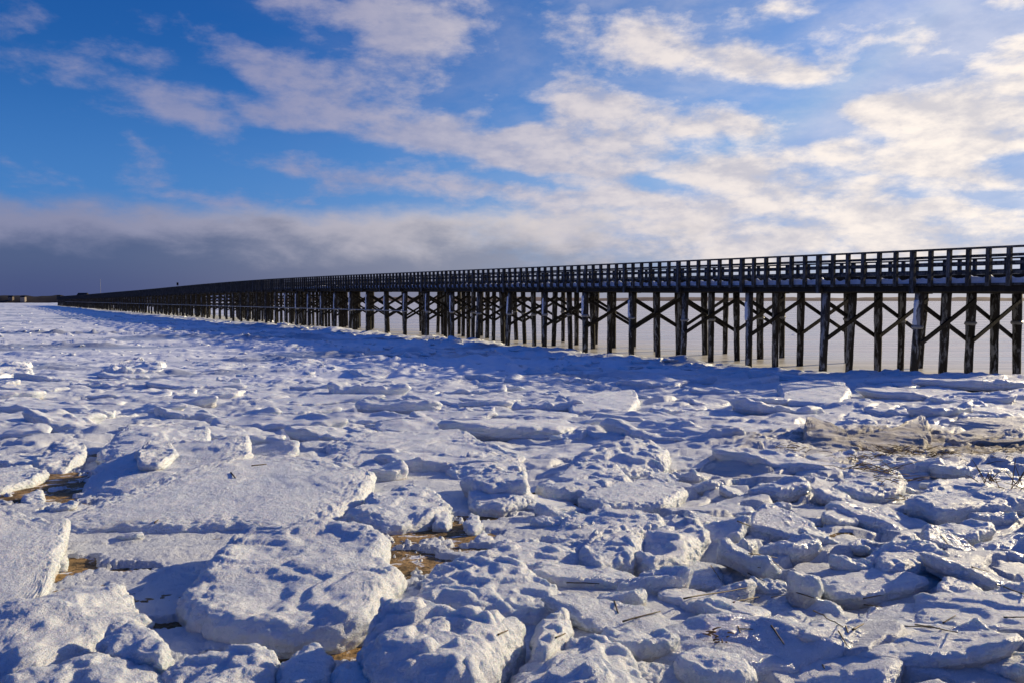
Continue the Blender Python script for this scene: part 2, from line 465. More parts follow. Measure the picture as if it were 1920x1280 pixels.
def floe_mesh(name, poly, T, seed, N=120, M=44, edge=.07, lump=.25, crust=.035, under=.16, terr=.4, rim=.0, mat=None, jag=.05, dome=.1, micro=1.0):
    th, r = polar_outline(poly, N, seed, jag)
    R = r.mean()
    rs_ = r.copy()
    for _ in range(30): rs_ = .25*np.roll(rs_, 1) + .5*rs_ + .25*np.roll(rs_, -1)
    M1 = int(M*.62); M2 = max(6, int(M*.16)); M3 = max(6, M - M1 - M2)
    e = np.minimum(max(edge, .42*T), r*.5)
    rho, zet, side = [], [], []
    for i in range(M1):
        q = ((i+1)/M1)**.85
        rho.append(q*(r - e)); zet.append(np.ones(N)); side.append(0.)
    for i in range(M2):
        a = (i+1)/M2*PI/2
        rho.append(r - e + e*math.sin(a)); zet.append(1 - (1-math.cos(a))*np.minimum(.45, e/T*.8)); side.append((i+1)/M2)
    zt = zet[-1]
    for i in range(M3):
        q = (i+1)/M3
        rb = r + (rs_*.985 - r)*sstep(0, .8, q); rho.append(rb - under*T*1.6*(q**1.6)); zet.append(zt + (-.35 - zt)*q); side.append(1.)
    rho = np.array(rho); zet = np.array(zet); side = np.array(side)[:, None]
    c, s = np.cos(th)[None], np.sin(th)[None]
    x, y = rho*c, rho*s
    rel = np.clip(rho/np.maximum(r[None], 1e-3), 0, 1)
    n1 = fbm(x*1.6/max(R, .3)*.6+seed, y*1.6/max(R, .3)*.6-seed, seed, 3)
    k = n1*2.6 + seed
    fl = np.floor(k); fr = k - fl
    tz = (fl + sstep(.35, 1.0, fr) - k)/2.6                              # ledges left by melting layers
    Tl = T*(1 + lump*n1*1.1 + terr*tz*.9) + dome*T*(1 - rel**2) + rim*T*sstep(.55, .9, rel)*np.clip(.3 + fbm(c*1.3+seed, s*1.3, seed*.7, 2), 0, 1)
    z = zet*Tl
    V = np.stack([x, y, z], -1)
    # normals of the grid
    dt = np.roll(V, -1, 1) - np.roll(V, 1, 1); dr = np.gradient(V, axis=0)
    nn = np.cross(dr, dt); nn /= np.maximum(np.linalg.norm(nn, axis=-1, keepdims=True), 1e-9)
    X, Y, Z = V[..., 0], V[..., 1], V[..., 2]
    w = .38 + .75*sstep(.62, 1.0, rel)
    d = w*(crust*.55*fbm(X*3+seed, Y*3, Z*4, 3) + crust*.28*(billow(X*8, Y*8+seed, Z*8, 3) - .3)*sstep(-.25, .35, fbm(X*1.7, Y*1.7, Z+seed, 2)+.35*sstep(.6, 1, rel))) + (.013*fbm(X*17, Y*17+seed, Z*17, 3) + .009*(billow(X*36, Y*36, Z*36+seed, 2)-.3))*(.30+.85*sstep(.6, 1., rel))*micro
    V = V + nn*d[..., None]
    ctr = np.array([[0, 0, V[0, :, 2].mean()]])
    V = np.concatenate([V.reshape(-1, 3), ctr])
    rr = len(rho)
    tr = [[rr*N, j, (j+1) % N] for j in range(N)]
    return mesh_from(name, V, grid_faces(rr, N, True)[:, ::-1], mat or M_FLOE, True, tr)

def rand_poly(n, ax, ay, rs):
    a = np.sort((np.arange(n) + rs.uniform(-.34, .34, n))/n*2*PI)
    q = rs.uniform(.78, 1.12, n)
    return np.stack([np.cos(a)*q*ax, np.sin(a)*q*ay], -1)

FLOES = []      # (object, zone) for every floe whose label is worked out at the end
def key_floe(pts, T, label, seed, sink=.05, tilt=(0, 0), up=0.0, group=None, cat='ice floe', name='ice_floe', **k):
    T = T*(.56 if pts[0][1] > 790 else .66)
    W = np.array([ground_pt(a, b, T*.9 + up)[:2] for a, b in pts])
    c = W.mean(0)
    k['N'] = int(k.get('N', 190)*1.45); k['M'] = int(k.get('M', 84)*1.45)
    me = floe_mesh(name, W - c, T + sink, seed, **k)
    o = link(name, me, None, (c[0], c[1], float(base_z(*c)) + up - sink), (math.radians(tilt[0]), math.radians(tilt[1]), 0))
    return tag(o, label, cat, group)

KEY = [
 ([(330,1112),(372,1062),(440,1014),(468,1004),(520,1008),(600,998),(690,1004),(724,1018),(732,1042),(764,1066),(738,1092),(716,1118),(708,1146),(640,1166),(520,1172),(410,1158),(340,1140)],
  .31, 'broad thick ice floe with stepped melt ledges, alone in the bare patch at lower left', 1.3, dict(edge=.12, lump=.18, terr=.45, crust=.035, rim=.30, dome=.05)),
 ([(88,965),(200,936),(330,902),(470,874),(600,880),(704,897),(690,925),(640,958),(590,982),(540,986),(440,974),(330,980),(230,976),(140,984)],
  .20, 'long flat snow-covered slab behind the stepped floe, dark gap under its front edge', 2.1, dict(edge=.10, lump=.22, terr=.3, crust=.035, N=230, M=100)),
 ([(146,905),(180,868),(270,856),(340,850),(470,848),(478,866),(390,886),(290,906),(210,918)],
  .26, 'upturned slab with ragged white sunlit edge standing on the back of the long flat slab', 3.7, dict(edge=.06, lump=.3, crust=.05, tilt=(6, -4), up=.05)),
 ([(255,846),(280,832),(318,832),(334,846),(300,858),(262,858)],
  .16, 'small crusty lump sitting on top of the upturned slab', 4.4, dict(edge=.05, crust=.04, up=.25, N=90, M=40)),
 ([(-120,985),(0,988),(90,998),(132,992),(118,1024),(96,1056),(74,1090),(20,1118),(-110,1130)],
  .16, 'flat thin ice plate with sharp pointed corner cut by the left picture edge', 5.2, dict(edge=.035, lump=.10, terr=.1, crust=.02, tilt=(4, 5), up=.05)),
 ([(-60,1150),(60,1118),(150,1100),(235,1104),(262,1128),(292,1152),(220,1180),(130,1222),(20,1262),(-80,1262)],
  .18, 'lumpy snow mass between the pointed ice plate and the bottom left corner', 6.6, dict(edge=.16, lump=.5, crust=.05, dome=.3)),
 ([(186,1200),(214,1172),(262,1168),(306,1186),(330,1212),(312,1232),(262,1222),(206,1218)],
  .15, 'small tilted ice block with clean flat face, just left of the stepped floe', 7.1, dict(edge=.03, lump=.15, crust=.016, tilt=(9, -6), up=.06, N=130, M=60)),
 ([(-40,1290),(60,1262),(160,1238),(260,1232),(310,1250),(316,1310),(120,1340),(-40,1340)],
  .16, 'rounded snowy floe in the bottom left corner', 8.4, dict(edge=.12, lump=.4, crust=.04)),
 ([(306,1250),(350,1228),(430,1218),(494,1214),(516,1232),(512,1262),(470,1320),(310,1320)],
  .20, 'snow-capped block at the bottom edge, below the stepped floe', 9.2, dict(edge=.10, lump=.35, crust=.04)),
 ([(518,1250),(548,1216),(590,1210),(628,1232),(634,1262),(600,1320),(520,1310)],
  .17, 'small rounded shaded ice lump at bottom edge beside the dark hole', 10.6, dict(edge=.09, lump=.3, N=130, M=60)),
 ([(672,1192),(704,1156),(782,1138),(850,1152),(905,1150),(982,1152),(964,1192),(935,1222),(900,1250),(800,1268),(700,1250)],
  .42, 'tall faceted ice block with blue shaded front at bottom centre', 11.3, dict(edge=.09, lump=.28, terr=.5, crust=.045, under=.05, N=220, M=110)),
 ([(622,1262),(650,1234),(690,1240),(730,1300),(640,1330)],
  .20, 'narrow ice wedge leaning on the tall faceted block', 12.8, dict(edge=.06, N=110, M=50)),
 ([(780,1092),(812,1058),(872,1050),(962,1056),(1048,1084),(1078,1108),(1056,1134),(960,1136),(850,1126),(792,1116)],
  .24, 'smooth rounded floe behind the tall faceted block, right of the sand patch', 13.5, dict(edge=.13, lump=.25, terr=.7, crust=.03)),
 ([(894,1044),(930,1012),(1010,1004),(1076,1014),(1096,1040),(1040,1058),(950,1058)],
  .20, 'crusty floe resting against the back of the smooth rounded floe', 14.2, dict(edge=.10, lump=.35, crust=.045)),
 ([(1000,1160),(1052,1140),(1066,1164),(1052,1200),(1010,1238),(980,1222)],
  .28, 'translucent upright ice wedge right of the tall faceted block', 15.9, dict(edge=.04, lump=.2, crust=.025, tilt=(-4, 8), N=120, M=56)),
 ([(905,1296),(960,1240),(1034,1204),(1100,1192),(1190,1216),(1236,1268),(1250,1330),(920,1340)],
  .26, 'snow hummock on the bottom edge, right of the tall faceted block', 16.1, dict(edge=.15, lump=.4, terr=.6, crust=.045)),
 ([(655,958),(690,932),(762,914),(822,928),(846,944),(806,966),(724,978)],
  .22, 'rounded block just behind the sand patch with bright right end', 17.7, dict(edge=.09, lump=.3, crust=.05)),
 ([(876,926),(918,906),(988,908),(1004,930),(940,942),(886,940)],
  .25, 'squat ice block carrying a second crusty block on its back', 18.2, dict(edge=.07, lump=.2, crust=.04, N=140, M=70)),
 ([(862,894),(920,878),(986,888),(990,906),(920,908)],
  .22, 'crusty block riding on the back of the squat ice block', 19.4, dict(edge=.06, lump=.3, crust=.05, up=.12, N=130, M=60)),
 ([(838,876),(880,858),(950,856),(985,872),(930,886),(860,886)],
  .20, 'wide crusty floe directly behind the stacked pair of blocks', 20.3, dict(edge=.08, lump=.3, crust=.05, N=140, M=60)),
 ([(1082,930),(1124,910),(1240,904),(1292,918),(1250,938),(1130,942)],
  .18, 'flat oval ice plate with thin clean rim in the middle ground', 21.5, dict(edge=.05, lump=.12, terr=.2, crust=.02, N=160)),
 ([(1012,996),(1062,968),(1140,948),(1160,962),(1232,962),(1250,984),(1180,1000),(1080,1010)],
  .22, 'knobbly floe in front of the flat oval plate', 22.6, dict(edge=.09, lump=.45, crust=.05)),
 ([(1084,1032),(1110,1002),(1170,990),(1210,1010),(1190,1040),(1120,1050)],
  .26, 'blunt bulging ice block with deep blue shaded nose', 23.9, dict(edge=.09, lump=.25, crust=.035, N=150, M=70)),
 ([(1180,1030),(1230,990),(1310,978),(1330,1000),(1290,1036),(1220,1050)],
  .24, 'heaped snowy block right of the blunt bulging block', 24.7, dict(edge=.09, lump=.4, crust=.045, N=150, M=70)),
 ([(612,838),(700,824),(860,820),(986,852),(968,864),(860,862),(640,862)],
  .30, 'very long low floe with a straight shaded front edge in the middle ground', 25.2, dict(edge=.08, lump=.2, crust=.04, N=240)),
 ([(1100,850),(1180,832),(1260,850),(1250,868),(1150,874),(1060,862)],
  .36, 'peaked floe with layered front right of the very long low floe', 26.8, dict(edge=.10, lump=.5, terr=.8, crust=.06, dome=.5)),
 ([(1000,905),(1070,878),(1150,876),(1190,896),(1130,914),(1040,916)],
  .28, 'smooth sloping floe between the stacked pair and the flat oval plate', 27.1, dict(edge=.10, lump=.3, terr=.6)),
 ([(1060,748),(1190,738),(1200,750),(1180,760),(1070,762)],
  .36, 'long flat-topped slab near the bridge shadow', 28.5, dict(edge=.05, lump=.12, terr=.2, crust=.03, N=160, M=60)),
 ([(1458,726),(1580,716),(1596,732),(1570,746),(1470,744)],
  .42, 'thick flat-topped slab with square right end below the bridge piles', 29.3, dict(edge=.06, lump=.12, terr=.2, crust=.04, N=160, M=60)),
 ([(60,858),(100,838),(160,838),(162,852),(120,868),(70,868)],
  .24, 'rounded floe at the back of the left sand patch', 30.7, dict(edge=.08, lump=.3, crust=.04)),
 ([(-80,888),(-10,880),(60,878),(90,886),(60,898),(0,910),(-80,914)],
  .16, 'low white ice shelf on the left sand patch, cut by the picture edge', 31.6, dict(edge=.06, lump=.2, crust=.03)),
 ([(180,838),(240,812),(330,806),(396,812),(392,840),(330,852),(220,856)],
  .40, 'large dark-fronted floe casting a blue shadow onto the left sand', 32.4, dict(edge=.10, lump=.3, crust=.05)),
 ([(188,690),(226,680),(262,672),(306,684),(300,694),(230,698)],
  .50, 'high jagged heap of ice on the smooth bay ice at left', 33.8, dict(edge=.10, lump=.9, terr=.8, crust=.12, dome=.5, jag=.2, under=-.6)),
 ([(-60,690),(0,680),(50,686),(62,694),(20,700),(-60,704)],
  .45, 'steep heap of ice cut by the left picture edge', 34.3, dict(edge=.10, lump=.8, terr=.6, crust=.12, dome=.5, jag=.2, under=-.6)),
 ([(330,688),(370,680),(430,680),(470,688),(440,696),(350,698)],
  .36, 'low rounded ice mound right of the jagged heap', 35.2, dict(edge=.12, lump=.6, crust=.08, dome=.4, under=-.6)),
 ([(520,686),(560,672),(600,676),(626,688),(580,696)],
  .42, 'pale pointed ice mound on the edge of the bridge shadow', 36.9, dict(edge=.12, lump=.7, crust=.09, dome=.5, under=-.6)),
 ([(640,694),(690,678),(730,686),(752,696),(700,702)],
  .38, 'smooth humped ice mound at the foot of the bridge shadow', 37.4, dict(edge=.14, lump=.5, crust=.05, dome=.5, under=-.6)),
 ([(1316,872),(1350,846),(1420,836),(1462,852),(1450,880),(1390,886)],
  .22, 'dirty stained ice block at the near end of the strand line', 38.2, dict(edge=.08, lump=.5, crust=.05, jag=.2, mat='dirty')),
 ([(1498,842),(1516,802),(1560,806),(1600,824),(1640,846),(1580,866),(1510,862)],
  .24, 'sharp upright ice slab at the left end of the dirty ridge', 39.5, dict(edge=.05, lump=.5, crust=.05, jag=.2, mat='dirty', dome=.3)),
 ([(1566,816),(1640,812),(1700,804),(1726,792),(1746,810),(1736,830),(1640,834),(1580,828)],
  .22, 'long curved dirty ice ridge with brown icy end', 40.8, dict(edge=.06, lump=.4, crust=.05, jag=.2, mat='dirty')),
 ([(1680,824),(1700,814),(1722,820),(1722,832),(1694,836)],
  .14, 'small clean white ice lump in front of the curved dirty ridge', 41.1, dict(edge=.05, lump=.3, N=80, M=40)),
 ([(1750,806),(1800,792),(1870,790),(1960,786),(1980,802),(1860,810),(1780,816)],
  .24, 'dark soiled ice bank running to the right picture edge', 42.7, dict(edge=.07, lump=.5, crust=.06, jag=.22, mat='dirty')),
 ([(1566,908),(1590,884),(1660,880),(1700,896),(1690,914),(1620,918)],
  .22, 'straight-edged pale block in front of the dirty strand line', 43.2, dict(edge=.05, lump=.2, crust=.03, N=140, M=60)),
 ([(1690,938),(1740,912),(1840,898),(1960,902),(2000,930),(1900,944),(1760,950)],
  .30, 'long overhanging ice shelf at right with black gap under it', 44.6, dict(edge=.08, lump=.3, crust=.04, under=.7)),
 ([(1640,1040),(1672,1008),(1712,1004),(1752,1030),(1758,1046),(1700,1056),(1650,1056)],
  .20, 'smooth rounded blue-shaded block standing above the right-hand jumble', 45.3, dict(edge=.10, lump=.2, crust=.025, N=150, M=70)),
 ([(1462,1104),(1486,1078),(1528,1054),(1540,1082),(1526,1106)],
  .17, 'thin pointed shard of ice leaning in the right-hand jumble', 46.4, dict(edge=.02, lump=.15, crust=.015, dome=.1, N=110, M=56, tilt=(-16, 16))),
 ([(870,976),(880,964),(898,966),(904,980),(886,988)], .13, 'single round snow lump on the bare sand', 47.7, dict(edge=.06, N=70, M=36)),
 ([(884,1006),(905,998),(930,1004),(926,1014),(896,1014)], .09, 'small flat ice pebble in front of the round snow lump', 48.6, dict(edge=.05, N=70, M=36)),
 ([(806,968),(826,956),(848,964),(840,978),(812,978)], .14, 'small crumbled lump broken off beside the sand patch', 49.2, dict(edge=.06, N=70, M=36, crust=.05)),
 ([(100,1046),(112,1036),(128,1042),(124,1056),(104,1058)], .10, 'small round ice lump beneath the pointed plate', 50.3, dict(edge=.05, N=70, M=36)),
 ([(82,1080),(92,1072),(104,1078),(100,1088),(86,1088)], .05, 'tiny ice lump lying on the sand beneath the pointed plate', 51.8, dict(edge=.03, N=60, M=30)),
 ([(40,930),(60,920),(84,922),(84,936),(56,940)], .12, 'small snow lump on the near rim of the left sand patch', 52.5, dict(edge=.05, N=80, M=36)),
]
M_DIRTY = snow_mat('soiled_ice', col=(.76, .735, .70), dirt=.55, glaze=.5)
FOOT = []      # footprints, for spacing the scattered floes
for pts, T, label, seed, k in KEY:
    k = dict(k)
    if k.get('mat') == 'dirty': k['mat'] = M_DIRTY
    o = key_floe(pts, T, label, seed, group='ice floes stranded on the beach', **k)
    rr = max(np.ptp([p[0] for p in pts]), 1)
    FOOT.append((sum(p[0] for p in pts)/len(pts), sum(p[1] for p in pts)/len(pts), rr/2, np.ptp([p[1] for p in pts])/2))

# templates for the scattered floes
rs = np.random.default_rng(21)
TPL_A, TPL_B = [], []
for i in range(14):
    ax = rs.uniform(.8, 1.1); ay = rs.uniform(.5, .95)
    TPL_A.append(floe_mesh('floe_slab', rand_poly(rs.integers(6, 10), ax*.5, ay*.5, rs), rs.uniform(.14, .22), 60+i*3.1, N=150, M=66,
                           edge=rs.uniform(.05, .10), lump=rs.uniform(.15, .4), terr=rs.uniform(.0, .4), crust=rs.uniform(.014, .03), rim=rs.uniform(0, .3), jag=.07,
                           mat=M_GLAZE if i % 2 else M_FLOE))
for i in range(14):
    ax = rs.uniform(1.0, 1.45); ay = rs.uniform(.5, .9)
    TPL_B.append(floe_mesh('floe_pan', rand_poly(rs.integers(6, 11), ax*.8, ay*.8, rs), rs.uniform(.24, .38), 160+i*3.3, N=140, M=54,
                           edge=rs.uniform(.06, .12), lump=rs.uniform(.2, .5), terr=rs.uniform(.0, .4), crust=rs.uniform(.03, .06), rim=rs.uniform(.1, .7), jag=.08, under=rs.uniform(-.1, .2)))

def clash(px, py, hw, hh, f):
    for x, y, w, h in FOOT:
        if ((px-x)/(hw+w))**2 + ((py-y)/(hh+h))**2 < f: return True
    return False

def in_sand(px, py):
    p = ground_pt(px, py)
    return any(((p[0]-cx)/(rx+.15))**2 + ((p[1]-cy)/(ry+.15))**2 < 1 for cx, cy, rx, ry in SANDW)

SCAT = []
FOOT.append((1780, 852, 170, 46))      # the soiled strand-line flat stays clear
def scatter(n, x0, x1, y0, y1, tpls, smin, smax, tilt, f, zone, sink=.04, flat=1.0, tries=40, xpow=None):
    for _ in range(n):
        for _t in range(tries):
            px = rs.uniform(x0, x1); py = y0 + (y1-y0)*rs.uniform(0, 1)
            p = ground_pt(px, py); s = rs.uniform(smin, smax)
            hw = .5*s*F/p[1]; hh = hw*.30
            if perp(p[0], p[1]) < 4.5 or clash(px, py, hw, hh, f) or in_sand(px, py+hh) or in_sand(px, py): continue
            FOOT.append((px, py, hw, hh))
            o = link('ice_floe', tpls[rs.integers(len(tpls))], None, (p[0], p[1], float(crust_z(p[0], p[1])) - sink*s),
                     (math.radians(rs.normal(0, tilt)), math.radians(rs.normal(0, tilt)), rs.uniform(-.5, .5) + (PI if rs.uniform() < .5 else 0)))
            o.scale = (s*rs.uniform(.9, 1.2), s*rs.uniform(.8, 1.05), s**.6*rs.uniform(.7, 1.2)*flat)
            SCAT.append((o, zone)); break

scatter(52, 1000, 1940, 930, 1290, TPL_A, .62, 1.05, 7, .46, 'in the right-hand jumble', flat=.62)
scatter(60, 980, 1940, 900, 1290, TPL_A, .30, .60, 12, .30, 'in the right-hand jumble', flat=.74)
scatter(7, -20, 640, 860, 1260, TPL_A, .22, .45, 8, .8, 'among the left foreground floes', flat=.6)
scatter(34, -20, 1940, 770, 880, TPL_B, .9, 1.6, 4, .62, 'in the middle ground', flat=.55)
scatter(36, -20, 1940, 760, 900, TPL_B, .45, .85, 6, .45, 'in the middle ground', flat=.55)
scatter(34, -20, 1940, 700, 770, TPL_B, 1.2, 2.1, 3, .62, 'just below the bridge shadow', flat=.55)
scatter(26, -20, 1940, 700, 770, TPL_B, .6, 1.1, 5, .45, 'just below the bridge shadow', flat=.6)

# labels of the scattered floes: size within its zone, then order from the left
def ordinal(i):
    w = ['', 'first', 'second', 'third', 'fourth', 'fifth', 'sixth', 'seventh', 'eighth', 'ninth', 'tenth', 'eleventh', 'twelfth', 'thirteenth',
         'fourteenth', 'fifteenth', 'sixteenth', 'seventeenth', 'eighteenth', 'nineteenth', 'twentieth']
    if i < len(w): return w[i]
    return {2: 'twenty-', 3: 'thirty-', 4: 'forty-'}[i//10] + w[i % 10] if i % 10 else {3: 'thirtieth', 4: 'fortieth'}[i//10]
zones = {}
for o, zn in SCAT:
    tl = max(abs(o.rotation_euler[0]), abs(o.rotation_euler[1])) > math.radians(8)
    big = {'in the right-hand jumble': .62, 'among the left foreground floes': .33, 'in the middle ground': .88, 'just below the bridge shadow': 1.15}[zn]
    sz = 'large' if o.scale[0] > big*1.35 else ('medium' if o.scale[0] > big*.95 else 'small')
    zones.setdefault((zn, sz, 'tilted' if tl else 'flat-lying'), []).append(o)
for (zn, sz, tl), L in zones.items():
    L.sort(key=lambda o: project(*o.location)[0])
    for i, o in enumerate(L):
        tag(o, f'{sz} {tl} ice floe {zn}, {ordinal(i+1)} such from the left' if len(L) > 1 else f'only {sz} {tl} ice floe {zn}', 'ice floe', 'ice floes stranded on the beach')

# uncountable broken bits between the floes and far out on the bay ice: ONE stuff object
def chunk_mesh(i):
    N, M = 14, 9
    th = np.arange(N)/N*2*PI; ph = np.linspace(.12, .72*PI, M)
    x = np.sin(ph)[:, None]*np.cos(th); y = np.sin(ph)[:, None]*np.sin(th); z = np.cos(ph)[:, None]*np.ones(N)
    r = 1 + .55*fbm(x*1.3+i*5.1, y*1.3, z*1.3, 3)
    V = np.stack([x*r, y*r*.8, z*r*.55], -1).reshape(-1, 3)
    V = np.concatenate([V, [[0, 0, V[:N, 2].mean()]]])
    tr = [[N*M, j, (j+1) % N] for j in range(N)]
    return V, grid_faces(M, N, True)[:, ::-1], np.array(tr)
CH = [chunk_mesh(i) for i in range(16)]
def chunks(pts, size):
    VV, QQ, TT, n = [], [], [], 0
    for (x, y, z), s in zip(pts, size):
        V, Q, Tr = CH[rs.integers(16)]
        a = rs.uniform(0, 2*PI); c, si = math.cos(a), math.sin(a)
        P = V*s*np.array([rs.uniform(.8, 1.8), rs.uniform(.6, 1.1), rs.uniform(.35, .9)])
        P = np.stack([P[:, 0]*c - P[:, 1]*si + x, P[:, 0]*si + P[:, 1]*c + y, P[:, 2] + z], -1)
        VV.append(P); QQ.append(Q+n); TT.append(Tr+n); n += len(V)
    return np.concatenate(VV), np.concatenate(QQ), np.concatenate(TT)
P, S = [], []
for _ in range(900):                                         # crumbs in the foreground and middle ground
    px, py = rs.uniform(-30, 1950), 562 + 700*rs.uniform(.2, 1)**1.0
    p = ground_pt(px, py)
    if in_sand(px, py) and rs.uniform() < .8: continue
    P.append((p[0], p[1], float(crust_z(p[0], p[1]))-.01)); S.append(rs.uniform(.25, 1)**2.6*.0105*p[1]**.72)
for _ in range(4200):                                         # rubble on the bay ice
    px = rs.uniform(-30, 1500); py = 566 + 140*rs.uniform(0, 1)**1.2
    d = ray(px, py); t = EYE/-d[2]; x, y = d[0]*t, d[1]*t
    if perp(x, y) < -1.0 or y > 700 or y < 36: continue
    if fbm(x*.05, y*.09, 2.0, 2) < .02 and rs.uniform() < .85: continue
    P.append((x, y, float(sea_z(np.array([x]), np.array([y]))[0]) - .02)); S.append(rs.uniform(.2, 1)**2.5*.24*(y/60)**.35)
for _ in range(800):                                          # heaved slabs along the bridge
    s_ = rs.uniform(0, 1)**1.4*170 + 6; pp = rs.uniform(2, 17)
    x, y = BP0 + BD*s_ + BN*pp
    if y < 38 or fbm(x*.12, y*.12, 5.0, 2) < .0: continue
    P.append((x, y, float(sea_z(np.array([x]), np.array([y]))[0]) - .04)); S.append(rs.uniform(.3, 1)**2*.75)
for _ in range(1300):                                          # rubble frozen round the pile feet
    s_ = rs.uniform(0, 1)**1.6*260 - 4; pp = rs.normal(1.3, 1.3)
    x, y = BP0 + BD*s_ + BN*pp
    P.append((x, y, -.02)); S.append(rs.uniform(.25, 1)**1.6*.42)
V, Q, Tr = chunks(P, S)
tag(link('ice_rubble', mesh_from('ice_rubble', V, Q, M_FLOE, True, Tr)), 'crumbled ice and snow lumps strewn between the floes and over the bay ice', 'ice rubble', kind='stuff')

# ----------------------------------------------------------------- the bridge
SP = 4.846; W = 9.6; N0, N1 = -1.02, 112
_hn = np.array([-3, 0, 5, 10, 15, 20, 25, 30, 36, 45, 60, 77, 112.])
_hv = np.array([2.12, 2.2, 2.41, 2.65, 2.88, 3.02, 3.04, 2.97, 2.82, 2.6, 2.38, 2.1, 1.8])
_nn = np.linspace(-3, 112, 461); _vv = np.interp(_nn, _hn, _hv)
for _ in range(30): _vv[1:-1] = .25*_vv[:-2] + .5*_vv[1:-1] + .25*_vv[2:]
def rail_z(n): return EYE + float(np.interp(n, _nn, _vv))
def bpt(n, t, dz):     # n spans along, t metres across from the near edge, dz below (negative) the top of the rail
    q = BP0 + BD*SP*n - BN*t
    return np.array([q[0], q[1], rail_z(n) + dz])
DB = -1.87             # underside of the stringers
OR = bpt(0, 0, 0); OR[2] = 0.0
bridge = tag(link('timber_bridge', None, None, tuple(OR)), 'long dark timber pile bridge with open railings crossing the frozen bay', 'bridge')
def part(name, mb, mat, parent=bridge, smooth=False, kind=None):
    for i in range(len(mb.V)): pass
    me = mb.mesh(name, mat, smooth)
    me.transform(Matrix.Translation(-Vector(OR)))
    o = link(name, me, parent)
    if kind: o['kind'] = kind
    return o

# deck, stringers, curb
mb = MB(); st = np.arange(N0, N1+.01, .5)
for a, b in zip(st[:-1], st[1:]):
    mb.beam(bpt(a, W/2, DB+.322), bpt(b, W/2, DB+.322), W+.24, .10)
part('deck', mb, M_WOOD)
mb = MB()
for t in (.12, 2.45, 4.8, 7.15, 9.48):
    for a, b in zip(st[:-1], st[1:]): mb.beam(bpt(a, t, DB+.135), bpt(b, t, DB+.135), .26, .268)
part('stringer', mb, M_BEAM)
for t in (.62, W-.62):
    mb = MB()
    for a, b in zip(st[:-1], st[1:]): mb.beam(bpt(a, t, DB+.64), bpt(b, t, DB+.64), .22, .22)
    k = N0
    while k < min(N1, 40):
        mb.beam(bpt(k, t, DB+.372), bpt(k, t, DB+.532), .2, .2, up=(BD[0], BD[1], 0)); k += .5
    part('curb', mb, M_BEAM)
# snow ploughed against the near railing
ns = np.arange(N0, 70, .012 if False else .02); cross = np.linspace(0, 1, 9)
VS = []
for n in ns:
    e = abs(fbm(np.array([n*3.1]), np.array([.3]), np.array([1.]), 3)[0])
    hgt = .30 + .10*float(fbm(np.array([n*1.1]), np.array([2.]), np.array([4.]), 2)[0]) - .10*float(e)
    ph = (n*6) % 1.0
    hgt += .14*max(0, 1-abs(ph-.18)/.2)*(.5+.5*math.sin(n*7.7)) + .05*float(perlin(np.array([n*9.]), np.array([7.]), np.array([2.]))[0])*2 - .05
    hgt = max(.08, hgt)
    for c in cross:
        prof = math.sin(PI*min(1, c*1.35)/1.35*.74+.25) if c < .8 else (1-c)/.2*.8
        prof = [0, .75, .95, 1.0, .96, .85, .6, .3, 0][int(round(c*8))]
        VS.append(bpt(n, -.05 + .55*c, DB+.374 + hgt*prof))
VS = np.array(VS)
VS += (.035*fbm(VS[:, 0]*7, VS[:, 1]*7, VS[:, 2]*7, 3)*np.tile(np.array([0, 1, 1, 1, 1, 1, 1, 1, 0.]), len(ns)))[:, None]*np.array([-.8, -.5, 1.2])
VS = VS - OR
bank = link('snow_bank', mesh_from('snow_bank', VS, grid_faces(len(ns), 9), M_PSNOW), bridge)

# railing: near side (t = 0 side) and far side
def post_mb(n, t, bent, out):
    m = MB(); w = .235 if bent else .19
    bot = DB-.06 if bent else DB+.24
    m.beam(bpt(n, t, bot), bpt(n, t, -.081), w, w*.9, up=(BD[0], BD[1], 0))
    if not bent: m.beam(bpt(n, t-out*.115, DB+.40), bpt(n, t-out*.115, DB+.62), .11, .05, up=(BD[0], BD[1], 0))
    return m
def rails_mb(n, m, t, out):
    m.beam(bpt(n, t, -.04), bpt(n+1, t, -.04), .30, .078)
    ti = t + out*.125
    for z, h in (((-.365, .12), (-.66, .13), (-1.065, .14)) if out > 0 else ((-.365, .09), (-.66, .08), (-1.065, .09))):
        m.beam(bpt(n, ti, z), bpt(n+1, ti, z), .06, h)
def railing(n, t, out, split):
    m = MB(); rails_mb(n, m, t, out)
    posts = [post_mb(n + i/6, t, i == 0, out) for i in range(6)]
    if not split:
        for q in posts:
            for Vv, Ff in zip(q.V, q.F): m.add(Vv, Ff - 0 if False else Ff)
        # beams inside one MB carry offsets of their own: rebuild simply
        m = MB(); rails_mb(n, m, t, out)
        for i in range(6):
            w = .235 if i == 0 else .19
            m.beam(bpt(n+i/6, t, DB-.06 if i == 0 else DB+.24), bpt(n+i/6, t, -.081), w, w*.9, up=(BD[0], BD[1], 0))
    return m, posts
TN, TF = -.235, W+.235
for n in range(-2, 66):
    if n < -1: continue
    split = n < 15
    m, posts = railing(n, TN, 1, split)
    r = part('railing_span', m, M_WOOD)
    if split:
        for q in posts:
            part('railing_post', q, M_WOOD, r)
for n in range(-1, 32):
    m, posts = railing(n, TF, -1, False)
    part('railing_span', m, M_WOOD)
m = MB()
for n in range(66, N1-1):
    rails_mb(n, m, TN, 1)
    for i in range(6): m.beam(bpt(n+i/6, TN, DB+.24), bpt(n+i/6, TN, -.081), .19, .17, up=(BD[0], BD[1], 0))
for n in range(32, N1-1):
    rails_mb(n, m, TF, -1)
    for i in range(0, 6, 2): m.beam(bpt(n+i/6, TF, DB+.24), bpt(n+i/6, TF, -.081), .19, .17, up=(BD[0], BD[1], 0))
part('railing_run', m, M_WOOD, kind='stuff')

